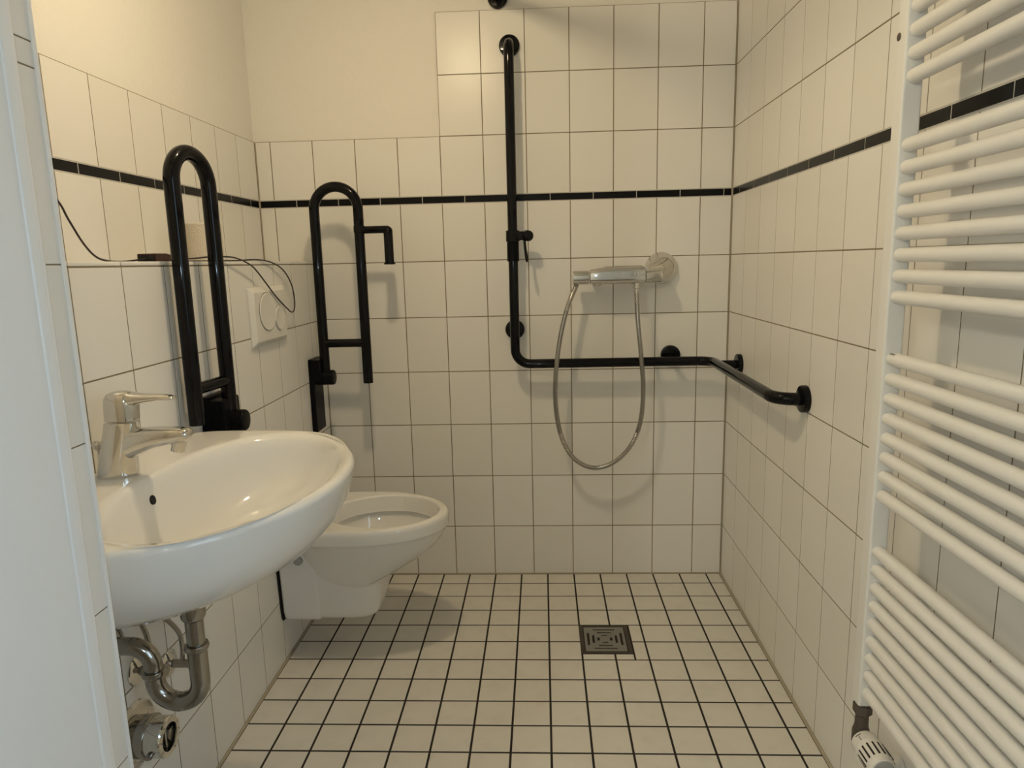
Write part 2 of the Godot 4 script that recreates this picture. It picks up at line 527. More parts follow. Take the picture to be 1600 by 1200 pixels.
# a hall wall with a window in it; along x at depth z, or along z at x
func hall_window_wall(called: String, at: float, along_x: bool, a0: float, a1: float) -> void:
	var y0 := 0.75; var y1 := 2.05
	var lo := -1.46 if along_x else ZF + 0.1; var hi := 1.66 if along_x else 4.72
	var put := func(p0: float, p1: float, q0: float, q1: float, what: String):
		var c := Vector3((p0 + p1) / 2, (q0 + q1) / 2, at + 0.06) if along_x else Vector3(at + 0.06, (q0 + q1) / 2, (p0 + p1) / 2)
		var sz := Vector3(p1 - p0, q1 - q0, 0.12) if along_x else Vector3(0.12, q1 - q0, p1 - p0)
		slab("wall_hall_" + called, c, sz, M.hall, what)
	put.call(lo, a0, -0.05, HC + 0.05, "hall %s wall on one side of its window" % called)
	put.call(a1, hi, -0.05, HC + 0.05, "hall %s wall on the other side of its window" % called)
	put.call(a0, a1, -0.05, y0, "hall %s wall below its window" % called)
	put.call(a0, a1, y1, HC + 0.05, "hall %s wall above its window" % called)
	var w := Node3D.new()
	w.name = "window_1"
	add_child(w)
	tag(w, "white framed window in the hall %s wall" % called, "window", "structure")
	var bar := func(n: String, p: float, q: float, lp: float, lq: float, th: float, m: Material):
		var c := Vector3(p, q, at + 0.06) if along_x else Vector3(at + 0.06, q, p)
		part(n, box(c, Vector3(lp, lq, th) if along_x else Vector3(th, lq, lp)), m, w)
	bar.call("pane", (a0 + a1) / 2, (y0 + y1) / 2, a1 - a0 - 0.02, y1 - y0 - 0.02, 0.006, M.glass)
	for p in [a0 + 0.025, (a0 + a1) / 2, a1 - 0.025]: bar.call("stile", p, (y0 + y1) / 2, 0.05, y1 - y0, 0.05, M.frame)
	for q in [y0 + 0.025, y1 - 0.025]: bar.call("rail", (a0 + a1) / 2, q, a1 - a0, 0.05, 0.048, M.frame)

func ceiling_lamp() -> void:
	var t := thing("ceiling_lamp", "small round warm dome lamp on the ceiling", "lamp", Vector3(LAMP.x, HC, LAMP.z))
	part("base", lathe(Vector3.ZERO, Vector3.DOWN, [[0.0, 0.062], [0.022, 0.062], [0.026, 0.058], [0.026, 0.046]], 36), M.plastic, t)
	var p := [[0.022, 0.046]]
	for k in range(13):
		var a := PI / 2 * k / 12.0
		p.append([0.045 + 0.043 * sin(a), maxf(0.046 * cos(a), 0.0001)])
	part("dome", lathe(Vector3.ZERO, Vector3.DOWN, p, 36), M.bulb, t)
	# a half-dome sends (1 + cos) / 2 of its light: half evenly, half downwards
	var l := OmniLight3D.new()
	l.name = "dome_light"
	l.light_color = LAMP_COLOR
	l.light_energy = OMNI
	l.light_size = 0.04
	l.position = Vector3(0, -0.06, 0)
	l.omni_range = 9.0; l.omni_attenuation = 2.0
	l.shadow_enabled = true
	t.add_child(l)
	var d := AreaLight3D.new()
	d.name = "dome_light_down"
	d.light_color = LAMP_COLOR
	d.light_energy = AREA
	d.area_size = Vector2(0.08, 0.08)
	d.position = Vector3(0, -0.091, 0)
	d.rotation.x = -PI / 2
	d.area_range = 9.0
	d.shadow_enabled = true
	t.add_child(d)

# ---------------------------------------------------------------- objects
func radiator() -> void:
	var xc := 0.7825; var zc := 1.2985; var xt := 0.7825
	var t := thing("towel_radiator", "white ladder towel radiator of round tubes on the tiled wall", "radiator", Vector3(xc, 0.35, 1.5))
	var o := -t.position
	var y0 := 0.3905; var py := 0.03438
	var top := y0 + py * 40
	for z in [zc, 1.87]:
		part("collector", rbox(o + Vector3(xc, (0.361 + top) / 2, z), Vector3(0.031, top - 0.361, 0.031), 0.004, 3), M.radiator, t)
	var tb := tube([Vector3(0, 0, zc + 0.013), Vector3(0, 0, 1.857)], 0.0115, 24, false)
	for i in range(39):
		if i in [9, 10, 19, 20, 29, 30]: continue
		var q := part("tube", tb, M.radiator, t)
		q.position = o + Vector3(xt, y0 + py * i, 0)
	for z in [1.40, 1.78]:
		part("bracket", tube([o + Vector3(0.8595, y0 + py * 23, z), o + Vector3(0.79, y0 + py * 23, z)], 0.007, 14), M.radiator, t)
	part("vent_plug", lathe(o + Vector3(0.7675, 1.521, zc - 0.008), Vector3.LEFT, [[-0.002, 0.0062], [0.0012, 0.0062], [0.0018, 0.005], [0.0018, 0.0001]], 16), M.valve, t, "small dark metal plug")
	var st := part("sticker", box(Vector3.ZERO, Vector3(0.0012, 0.006, 0.018)), M.sticker, t)
	st.position = o + Vector3(xt - 0.0068, y0 + py * 18 + 0.0093, zc + 0.028)
	st.rotation.z = -0.94
	for k in 4:
		var ik := part("print", box(Vector3.ZERO, Vector3(0.0005, 0.003, 0.0024)), M.ink, st)
		ik.position = Vector3(-0.0007, 0.0, -0.006 + 0.0038 * k)
	# valve and thermostat head, screwed on below
	var v := thing("radiator_valve", "dark valve with white ribbed thermostat knob under the radiator", "valve", Vector3(xc, 0.30, zc))
	o = -v.position
	var yk := 0.290
	part("union_nut", lathe(o + Vector3(xc, 0.3605, zc), Vector3.DOWN, [[0, 0.012], [0.003, 0.0168], [0.02, 0.0168], [0.024, 0.0135]], 6, 20), M.valve, v)
	part("valve_body", lathe(o + Vector3(xc, 0.342, zc), Vector3.DOWN, [[0, 0.0115], [0.028, 0.0122], [0.04, 0.0155], [0.064, 0.0155], [0.07, 0.012]], 20), M.valve, v)
	part("supply_pipe", tube(fillet([o + Vector3(xc, 0.276, zc), o + Vector3(xc, 0.235, zc), o + Vector3(0.8585, 0.225, zc)], 0.03, 8), 0.009, 16), M.radiator, v)
	part("wall_rosette", lathe(o + Vector3(0.8595, 0.225, zc), Vector3.LEFT, [[0, 0.022], [0.003, 0.022], [0.007, 0.012]], 24), M.radiator, v)
	part("stem", lathe(o + Vector3(xc, yk, zc), Vector3(0, 0, 1), [[0.0, 0.013], [0.02, 0.013]], 18), M.valve, v)
	var zk := zc + 0.015
	var hd := part("thermostat_knob", lathe(o + Vector3(xc, yk, zk), Vector3(0, 0, 1), [[0, 0.017], [0.001, 0.0235], [0.022, 0.0255], [0.0225, 0.0245], [0.024, 0.0245], [0.0245, 0.0255], [0.060, 0.0245], [0.074, 0.021], [0.075, 0.0195]], 40, 25), M.plastic, v)
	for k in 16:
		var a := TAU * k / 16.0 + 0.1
		var shade_bar := part("slot_shade", box(Vector3.ZERO, Vector3(0.0014, 0.0034, 0.03)), M.black, hd)  # black bars on the surface stand in for shade in recessed slots
		shade_bar.position = o + Vector3(xc + cos(a) * 0.0249, yk + sin(a) * 0.0249, zk + 0.047)
		shade_bar.rotation.z = a
	for k in 2:
		var mk := part("mark", box(Vector3.ZERO, Vector3(0.0008, [0.0012, 0.011][k], [0.011, 0.0012][k])), M.ink, hd)
		var a2 := PI * 0.72
		mk.position = o + Vector3(xc + cos(a2) * 0.0252, yk + sin(a2) * 0.0252, zk + [0.0165, 0.008][k])
		mk.rotation.z = a2
	part("end_cap", lathe(o + Vector3(xc, yk, zk + 0.0745), Vector3(0, 0, 1), [[0, 0.0195], [0.002, 0.0185], [0.003, 0.0001]], 32), M.grey, v)

func basin_outline(t: float, xc: float, af: float, ab: float, hw: float, nb: float, zc: float) -> Vector2:
	var c := cos(t); var s := sin(t)
	if c >= 0: return Vector2(xc + af * c, zc + hw * s)
	return Vector2(xc - ab * pow(-c, 2.0 / nb), zc + hw * signf(s) * pow(absf(s), 2.0 / nb))

func washbasin() -> void:
	var zc := 1.355
	var t := thing("washbasin", "white ceramic wall washbasin with rounded front and overflow hole", "washbasin", Vector3(-0.4, 0.61, zc))
	var o := -t.position
	var N := 96
	var rings := []
	var xw := -0.604
	# outside, from the underside up to the rim
	for q in [[0.12, 0.10, 0.662], [0.35, 0.36, 0.661], [0.52, 0.54, 0.664], [0.67, 0.69, 0.673], [0.79, 0.81, 0.690], [0.88, 0.90, 0.714], [0.94, 0.955, 0.745], [0.975, 0.985, 0.775], [0.993, 0.997, 0.805], [1.0, 1.0, 0.819], [0.998, 0.999, 0.8245], [0.990, 0.992, 0.829], [0.978, 0.982, 0.831]]:
		var r := []
		for k in N:
			var p := basin_outline(TAU * k / N, -0.41, 0.262, 0.1935, 0.332, 6.0, zc)
			r.append(o + Vector3(xw + (p.x - xw) * q[0], q[2], zc + (p.y - zc) * q[1]))
		rings.append(r)
	# the bowl, from its lip down to the waste
	for q in [[1.09, 0.8315, -0.342], [1.03, 0.829, -0.340], [0.99, 0.821, -0.340], [0.965, 0.808, -0.341], [0.93, 0.786, -0.343], [0.87, 0.757, -0.347], [0.77, 0.730, -0.355], [0.62, 0.710, -0.366], [0.42, 0.698, -0.384], [0.22, 0.693, -0.397], [0.10, 0.691, -0.402]]:
		var r := []
		for k in N:
			var p := basin_outline(TAU * k / N, 0.0, 0.164, 0.155, 0.284, 2.3, 0.0)
			r.append(o + Vector3(q[2] + p.x * q[0], q[1], zc + p.y * (q[0] if q[0] > 0.3 else q[0] * (0.164 / 0.284 + (1 - 0.164 / 0.284) * q[0] / 0.3))))
		rings.append(r)
	var b := MB.new()
	b.loft(rings)
	part("basin", b.commit(60), M.ceramic, t)
	var ov := part("overflow_shade_disc", lathe(Vector3.ZERO, Vector3.RIGHT, [[-0.012, 0.0001], [-0.012, 0.0085], [0.0008, 0.0085], [0.0008, 0.0001]], 28), M.black, t)  # solid black disc in place of the shade inside the overflow
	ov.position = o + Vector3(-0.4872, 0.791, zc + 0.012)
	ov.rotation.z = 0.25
	part("waste_plug", lathe(o + Vector3(-0.402, 0.689, zc), Vector3.UP, [[0, 0.026], [0.004, 0.026], [0.006, 0.023], [0.006, 0.018], [0.009, 0.016], [0.010, 0.0001]], 28), M.chrome, t)

func egg(t: float, xc: float, af: float, ab: float, hw: float, nb: float, zc: float) -> Vector2:
	return basin_outline(t, xc, af, ab, hw, nb, zc)
func toilet() -> void:
	var zc := 0.484
	var xw := -0.6
	var t := thing("toilet", "white wall-hung toilet bowl without seat under the flush plate", "toilet", Vector3(-0.45, 0.13, zc))
	var o := -t.position
	var N := 72
	var rings := []
	# outside of the bowl: height, foremost x, half width
	for q in [[0.222, -0.345, 0.085], [0.228, -0.325, 0.100], [0.245, -0.29, 0.114], [0.27, -0.24, 0.126], [0.30, -0.19, 0.139], [0.33, -0.15, 0.152], [0.36, -0.124, 0.164], [0.384, -0.111, 0.172], [0.3935, -0.108, 0.1745], [0.396, -0.1035, 0.179], [0.401, -0.102, 0.181], [0.425, -0.102, 0.1815], [0.435, -0.1035, 0.180], [0.440, -0.110, 0.176]]:
		var r := []
		for k in N:
			var p := egg(TAU * k / N, -0.37, q[1] + 0.37, 0.231, q[2], 2.1 if q[0] < 0.3935 else 3.2, zc)
			r.append(o + Vector3(p.x, q[0], p.y))
		rings.append(r)
	# inside: height, hindmost and foremost x, half width
	for q in [[0.4405, -0.475, -0.125, 0.146], [0.439, -0.470, -0.129, 0.142], [0.433, -0.467, -0.132, 0.139], [0.395, -0.462, -0.137, 0.135], [0.388, -0.460, -0.139, 0.133], [0.384, -0.470, -0.130, 0.142], [0.374, -0.470, -0.134, 0.142], [0.345, -0.46, -0.155, 0.128], [0.31, -0.45, -0.195, 0.108], [0.275, -0.44, -0.245, 0.085], [0.25, -0.42, -0.295, 0.055], [0.242, -0.40, -0.33, 0.03]]:
		var r := []
		for k in N:
			var a := TAU * k / N
			r.append(o + Vector3((q[1] + q[2]) / 2 + (q[2] - q[1]) / 2 * cos(a), q[0], zc + q[3] * sin(a)))
		rings.append(r)
	var b := MB.new()
	b.loft(rings)
	part("bowl", b.commit(48), M.ceramic, t)
	# the wide block at the wall and the housing before it
	for w in 2:
		b = MB.new()
		rings = []
		for q in [[0.13, 0.88], [0.133, 0.94], [0.142, 0.98], [0.16, 1.0], [0.28, 1.0], [0.402, 1.0]]:
			var r := []
			for k in 48:
				var a := TAU * k / 48.0
				var hx: float = 0.0605 if w == 0 else 0.0018
				r.append(o + Vector3((-0.5412 if w == 0 else -0.6030) + hx * signf(cos(a)) * pow(absf(cos(a)), 0.14) * (q[1] if w == 0 else 1.0), q[0] + 0.001 - 0.003 * w, zc + (0.128 + 0.0012 * w) * signf(sin(a)) * pow(absf(sin(a)), 0.2) * q[1] * (0.88 + 0.12 * (q[0] - 0.13) / 0.27)))
			rings.append(r)
		b.loft(rings)
		if w == 0: part("mounting_block", b.commit(50), M.ceramic, t)
		else: part("sound_mat", b.commit(50), M.rubber, t, "thin black mat against the wall")
	b = MB.new()
	rings = []
	for q in [[0.132, -0.332, 0.090], [0.136, -0.322, 0.098], [0.150, -0.314, 0.106], [0.175, -0.311, 0.109], [0.225, -0.309, 0.112], [0.245, -0.325, 0.113], [0.28, -0.40, 0.115], [0.36, -0.462, 0.119], [0.395, -0.472, 0.120]]:
		var r := []
		for k in 48:
			var a := TAU * k / 48.0
			var xm: float = (q[1] - 0.575) / 2
			r.append(o + Vector3(xm + (q[1] - xm) * signf(cos(a)) * pow(absf(cos(a)), 0.5), q[0], zc + q[2] * signf(sin(a)) * pow(absf(sin(a)), 0.35)))
		rings.append(r)
	b.loft(rings)
	part("trap_housing", b.commit(50), M.ceramic, t)
	part("fixing_screw", lathe(o + Vector3(-0.535, 0.33, zc + 0.116), Vector3(0.15, 0.2, 1), [[0, 0.014], [0.014, 0.0135], [0.018, 0.010], [0.019, 0.0001]], 20), M.grey, t, "grey fixing screw cap")

func flange(at: Vector3, dir: Vector3, r := 0.035) -> ArrayMesh:
	return lathe(at, dir, [[0.0, r], [0.011, r], [0.014, r * 0.97], [0.0155, r * 0.88], [0.016, 0.012]], 36, 30)

func shower_rail() -> void:
	var t := thing("shower_grab_rail", "long black tubular grab rail bent around the shower corner", "grab rail", Vector3(0.1, 0.83, 0.0))
	var o := -t.position
	var d := 0.08; var x0 := 0.099; var yh := 0.829; var xr := 0.785; var ze := 0.748
	var path := fillet([Vector3(x0, 1.902, 0.01), Vector3(x0, 1.902, d), Vector3(x0, yh, d), Vector3(xr, yh, d), Vector3(xr, yh - 0.003, ze), Vector3(0.855, yh - 0.003, ze)], 0.052, 10)
	var pts := path.map(func(p): return p + o)
	part("rail", tube(pts, 0.0165, 24), M.nylon, t)
	part("flange", flange(o + Vector3(x0, 1.902, 0.0), Vector3.BACK), M.nylon, t)
	part("flange", flange(o + Vector3(x0 - 0.002, 0.945, 0.0), Vector3.BACK), M.nylon, t)
	part("stay", tube([o + Vector3(x0, 0.945, 0.01), o + Vector3(x0, 0.945, d)], 0.011, 16), M.nylon, t)
	part("flange", flange(o + Vector3(0.655, 0.842, 0.0), Vector3.BACK), M.nylon, t)
	part("stay", tube([o + Vector3(0.655, 0.836, 0.01), o + Vector3(0.655, yh, d)], 0.011, 16), M.nylon, t)
	part("flange", flange(o + Vector3(XR, yh - 0.001, 0.165), Vector3.LEFT), M.nylon, t)
	part("stay", tube([o + Vector3(XR - 0.01, yh - 0.001, 0.165), o + Vector3(xr, yh - 0.001, 0.165)], 0.0145, 16), M.nylon, t)
	part("flange", flange(o + Vector3(XR, yh - 0.003, ze), Vector3.LEFT), M.nylon, t)
	# sliding holder for the hand shower
	var h := thing("shower_head_holder", "black sliding hand-shower holder clamped on the upright rail", "holder", Vector3(x0, 1.26, d))
	o = -h.position
	part("clamp", lathe(o + Vector3(x0, 1.2525, d), Vector3.UP, [[0, 0.018], [0.001, 0.0235], [0.0375, 0.0235], [0.0385, 0.018]], 28), M.nylon, h)
	part("sleeve", lathe(o + Vector3(x0, 1.186, d), Vector3.UP, [[0, 0.0170], [0.001, 0.0205], [0.066, 0.0205]], 28), M.nylon_matt, h)
	part("arm", rbox(o + Vector3(0.128, 1.272, d + 0.004), Vector3(0.045, 0.03, 0.024), 0.005, 3), M.nylon, h)
	part("cup", lathe(o + Vector3(0.147, 1.274, d - 0.004), Vector3(0.25, -0.15, 1), [[0, 0.012], [0.004, 0.0185], [0.024, 0.0185], [0.03, 0.014], [0.031, 0.001]], 28), M.nylon, h)
	part("lever", tube([o + Vector3(0.139, 1.262, d + 0.012), o + Vector3(0.142, 1.225, d + 0.02), o + Vector3(0.1465, 1.193, d + 0.03), o + Vector3(0.147, 1.183, d + 0.032)], [0.0045, 0.0048, 0.006, 0.0025], 14), M.nylon, h)

func curtain_rod() -> void:
	var t := thing("curtain_rod", "black shower curtain rod mount above the tiles near the ceiling", "curtain rod", Vector3(0.063, 2.056, 0.0))
	var o := -t.position
	part("flange", flange(Vector3(0, 0, -0.004), Vector3.BACK, 0.0345), M.nylon, t)
	var pts := fillet([Vector3(0.063, 2.056, 0.005), Vector3(0.063, 2.056, 1.25), Vector3(XR, 2.056, 1.25)], 0.1, 10).map(func(p): return p + o)
	part("rod", tube(pts, 0.0165, 20), M.nylon, t)
	part("flange", flange(o + Vector3(XR, 2.056, 1.25), Vector3.LEFT, 0.0345), M.nylon, t)

func oval_x(x: float, y: float, z: float, ry: float, rz: float, n: float, sides := 40) -> Array:
	var r := []
	for k in sides:
		var a := TAU * k / sides
		r.append(Vector3(x, y + ry * signf(sin(a)) * pow(absf(sin(a)), 2.0 / n), z + rz * signf(cos(a)) * pow(absf(cos(a)), 2.0 / n)))
	return r
func shower_mixer() -> void:
	var yc := 1.128; var z := 0.085
	var t := thing("shower_mixer", "chrome thermostatic shower mixer with round wall rosette", "mixer tap", Vector3(0.45, yc, 0.0))
	var o := -t.position
	var sh := func(r): return r.map(func(p): return p + o)
	var b := MB.new()
	# temperature knob
	var rings := []
	for q in [[0.303, 0.016], [0.304, 0.0225], [0.308, 0.0238], [0.355, 0.0238], [0.3585, 0.0225], [0.3595, 0.018]]:
		rings.append(sh.call(oval_x(q[0], yc - 0.002, z, q[1], q[1], 2.6)))
	b.loft(rings)
	part("temperature_knob", b.commit(35), M.chrome, t)
	b = MB.new()
	rings = []
	for q in [[0.361, 0.021, 0.024, 0.0], [0.362, 0.0245, 0.026, 0.0], [0.378, 0.026, 0.028, 0.001], [0.395, 0.0285, 0.029, 0.002], [0.43, 0.030, 0.029, 0.003], [0.50, 0.030, 0.029, 0.003], [0.545, 0.0295, 0.029, 0.003], [0.549, 0.026, 0.026, 0.0]]:
		rings.append(sh.call(oval_x(q[0], yc + q[3], z, q[1], q[2], 3.6)))
	b.loft(rings)
	var body := part("body", b.commit(32), M.chrome, t)
	part("cover", rbox(o + Vector3(0.487, yc + 0.0315, z - 0.004), Vector3(0.105, 0.007, 0.042), 0.003, 3), M.chrome, body)
	part("cover", rbox(o + Vector3(0.425, yc + 0.0315, z - 0.004), Vector3(0.03, 0.005, 0.036), 0.002, 3), M.chrome, body)
	part("button", rbox(o + Vector3(0.455, yc + 0.004, z + 0.0285), Vector3(0.021, 0.022, 0.003), 0.001, 2), M.chrome, body)
	part("inset", rbox(o + Vector3(0.511, yc + 0.006, z + 0.0287), Vector3(0.03, 0.018, 0.0025), 0.001, 2), M.chrome, body)
	part("label_mark", box(o + Vector3(0.503, yc + 0.0065, z + 0.0301), Vector3(0.0085, 0.009, 0.0006)), M.grey, body)
	part("label_mark", box(o + Vector3(0.516, yc + 0.0065, z + 0.0301), Vector3(0.0035, 0.009, 0.0006)), M.grey, body)
	b = MB.new()
	rings = []
	for q in [[0.550, 0.021], [0.551, 0.0238], [0.600, 0.0238], [0.606, 0.0225], [0.609, 0.018]]:
		rings.append(sh.call(oval_x(q[0], yc - 0.001, z, q[1], q[1], 2.6)))
	b.loft(rings)
	part("flow_knob", b.commit(35), M.chrome, t)
	# cone from the wall rosette to the body
	b = MB.new()
	rings = []
	for q in [[0.001, 0.617, 1.1515, 0.0555], [0.004, 0.617, 1.1515, 0.0562], [0.012, 0.617, 1.151, 0.055], [0.030, 0.612, 1.149, 0.048], [0.048, 0.600, 1.144, 0.038], [0.062, 0.580, 1.139, 0.030], [0.078, 0.552, 1.136, 0.024]]:
		var r := []
		for k in 48:
			var a := TAU * k / 48.0
			r.append(o + Vector3(q[1] + q[3] * cos(a), q[2] + q[3] * sin(a), q[0]))
		rings.append(r)
	b.loft(rings)
	part("wall_rosette", b.commit(40), M.chrome, t)
	part("inlet", tube([o + Vector3(0.385, 1.122, 0.001), o + Vector3(0.385, 1.122, z)], 0.019, 24), M.chrome, t)
	part("check_valve", lathe(o + Vector3(0.387, yc - 0.024, z), Vector3.DOWN, [[0, 0.0165], [0.004, 0.015], [0.007, 0.010], [0.008, 0.0001]], 24), M.chrome, t)
	part("outlet", lathe(o + Vector3(0.513, yc - 0.024, z), Vector3.DOWN, [[0, 0.0165], [0.004, 0.0145], [0.006, 0.010]], 24), M.chrome, t)
	# hose
	var hs := thing("shower_hose", "looped metal shower hose hanging from the mixer", "hose", Vector3(0.39, 0.45, 0.1))
	o = -hs.position
	part("hose_nut", lathe(o + Vector3(0.5195, 1.105, 0.098), Vector3.DOWN, [[0, 0.010], [0.001, 0.0108], [0.018, 0.0108], [0.020, 0.009], [0.034, 0.0082], [0.036, 0.006]], 24), M.chrome, hs)
	var P := [Vector3(0.320, 1.128, 0.052), Vector3(0.3145, 1.0987, 0.078), Vector3(0.2834, 1.0277, 0.104), Vector3(0.256, 0.9182, 0.114), Vector3(0.2389, 0.7839, 0.118), Vector3(0.2397, 0.6696, 0.115), Vector3(0.2589, 0.565, 0.108), Vector3(0.3013, 0.4869, 0.10), Vector3(0.3647, 0.4507, 0.096), Vector3(0.4328, 0.4642, 0.098), Vector3(0.4958, 0.5224, 0.104), Vector3(0.5332, 0.6126, 0.111), Vector3(0.5431, 0.7337, 0.115), Vector3(0.5354, 0.8464, 0.116), Vector3(0.5233, 0.9792, 0.108), Vector3(0.5195, 1.075, 0.098)]
	var pts := spline(P, 0.0016).map(func(p): return p + o)
	var rad := []
	for i in pts.size():
		rad.append(0.0088 if (i / 2) % 2 == 0 else 0.0073)
	part("hose", tube(pts, rad, 12), mat(lin(0.50, 0.48, 0.45), 0.22, 1.0), hs)

func sink_grab_bar() -> void:
	var t := thing("folding_grab_bar", "black fold-up grab bar with plain tubes behind the washbasin", "grab bar", Vector3(-0.58, 0.84, 0.9), "fold-up grab bars")
	var o := -t.position
	var A := Vector3(-0.555, 0, 0.902); var B := Vector3(-0.572, 0, 1.029)
	var za := A.z
	var r := A.distance_to(B) / 2; var yt := 1.449 - 0.0165 - r
	var pts := [o + A + Vector3(0, 0.825, 0)]
	for k in range(25):
		var a := PI * k / 24.0
		pts.append(o + A.lerp(B, 0.5 - 0.5 * cos(a)) + Vector3(0, yt + r * sin(a), 0))
	pts.append(o + B + Vector3(0, 0.845, 0))
	part("loop_tube", tube(pts, 0.0168, 24), M.nylon, t)
	part("cross_bar", tube([o + A + Vector3(0, 0.924, 0), o + B + Vector3(0, 0.924, 0)], 0.0135, 20), M.nylon, t)
	part("mounting_plate", rbox(o + Vector3(-0.5955, 0.76, 0.898), Vector3(0.018, 0.26, 0.10), 0.003, 2), M.nylon_matt, t)
	part("pivot_block", rbox(o + Vector3(-0.575, 0.848, 0.905), Vector3(0.055, 0.068, 0.085), 0.005, 3), M.nylon_matt, t)
	part("pivot", lathe(o + Vector3(-0.590, 0.826, za), Vector3.RIGHT, [[0, 0.026], [0.068, 0.026], [0.072, 0.024], [0.0735, 0.020], [0.074, 0.0001]], 36, 30), M.nylon_matt, t)

func toilet_grab_bar() -> void:
	var t := thing("folding_grab_bar", "black fold-up grab bar with paper roll arm beside the toilet", "grab bar", Vector3(-0.58, 0.78, 0.15), "fold-up grab bars")
	var o := -t.position
	var z := 0.165; var xa := -0.556; var xb := -0.4085
	var r := (xb - xa) / 2; var yt := 1.459 - 0.0165 - r
	var pts := [o + Vector3(xa, 0.805, z)]
	for k in range(25):
		var a := PI * k / 24.0
		pts.append(o + Vector3((xa + xb) / 2 - r * cos(a), yt + r * sin(a), z))
	pts.append(o + Vector3(xb, 0.785, z))
	part("loop_tube", tube(pts, 0.0168, 24), M.nylon, t)
	part("cross_bar", tube([o + Vector3(xa, 0.924, z), o + Vector3(xb, 0.924, z)], 0.0145, 20), M.nylon, t)
	part("mounting_plate", rbox(o + Vector3(-0.5955, 0.745, 0.152), Vector3(0.018, 0.255, 0.095), 0.003, 2), M.nylon_matt, t)
	part("pivot_block", rbox(o + Vector3(-0.582, 0.832, 0.155), Vector3(0.04, 0.078, 0.09), 0.006, 3), M.nylon_matt, t)
	part("pivot", lathe(o + Vector3(-0.592, 0.806, z), Vector3.RIGHT, [[0, 0.026], [0.062, 0.026], [0.066, 0.024], [0.0675, 0.020], [0.068, 0.0001]], 36, 30), M.nylon_matt, t)
	# arm for a paper roll
	part("arm_collar", lathe(o + Vector3(xb, 1.292, z), Vector3.UP, [[0, 0.0170], [0.001, 0.0185], [0.0225, 0.0185], [0.0235, 0.0172]], 28), M.nylon, t)
	part("seam", lathe(o + Vector3(xb, 1.333, z), Vector3.UP, [[0, 0.0170], [0.0004, 0.0174], [0.0016, 0.0174], [0.002, 0.0170]], 24), M.nylon_matt, t)
	var arm := fillet([Vector3(xb, 1.301, z), Vector3(-0.312, 1.301, z), Vector3(-0.312, 1.190, z)], 0.004, 3).map(func(p): return p + o)
	part("roll_arm", tube(arm, [0.0125, 0.0125, 0.013, 0.014, 0.0155, 0.0155] if arm.size() == 6 else 0.0145, 20), M.nylon, t)
	part("arm_end", lathe(o + Vector3(-0.312, 1.192, z), Vector3.DOWN, [[0, 0.0165], [0.0006, 0.0192], [0.005, 0.0192], [0.006, 0.018], [0.0062, 0.0001]], 28), M.nylon, t)

func flush_plate() -> void:
	var t := thing("flush_plate", "white square dual-flush button plate above the toilet", "flush plate", Vector3(XP, 1.049, 0.51))
	# face towards +x: local x = out of the wall, z along the wall
	var b := MB.new()
	var rings := []
	for q in [[0.0005, 0.0], [0.005, 0.0], [0.0135, 0.012], [0.0145, 0.015]]:
		var hz: float = 0.126 - q[1]; var hy: float = 0.0825 - q[1]
		var r := []
		for c in [[1, 1], [-1, 1], [-1, -1], [1, -1]]:
			for k in 4:
				var a: float = PI / 2 * ([[1, 1], [-1, 1], [-1, -1], [1, -1]].find(c) + k / 3.0)
				r.append(Vector3(q[0], c[1] * (hy - 0.004) + 0.004 * sin(a), c[0] * (hz - 0.004) + 0.004 * cos(a)))
		rings.append(r)
	b.loft(rings)
	part("plate", b.commit(20), M.plastic, t)
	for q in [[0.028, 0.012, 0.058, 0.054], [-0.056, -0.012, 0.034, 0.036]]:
		b = MB.new()
		rings = []
		for h in [[0.012, 1.0], [0.0165, 1.0], [0.0178, 0.965], [0.0165, 0.7], [0.0155, 0.3]]:
			var r := []
			for k in 48:
				var a := TAU * k / 48.0
				r.append(Vector3(h[0] + (0.0008 if q[0] < 0 else 0.0), q[1] + q[3] * h[1] * sin(a), q[0] + q[2] * h[1] * cos(a)))
			rings.append(r)
		b.loft(rings)
		part("button", b.commit(35), M.plastic, t)
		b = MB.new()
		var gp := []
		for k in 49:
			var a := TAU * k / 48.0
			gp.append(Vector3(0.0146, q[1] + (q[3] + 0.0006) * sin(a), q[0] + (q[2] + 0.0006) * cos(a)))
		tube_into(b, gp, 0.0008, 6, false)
		part("gap", b.commit(60), M.dark_metal, t)  # dark ring laid on for the shade between button and plate

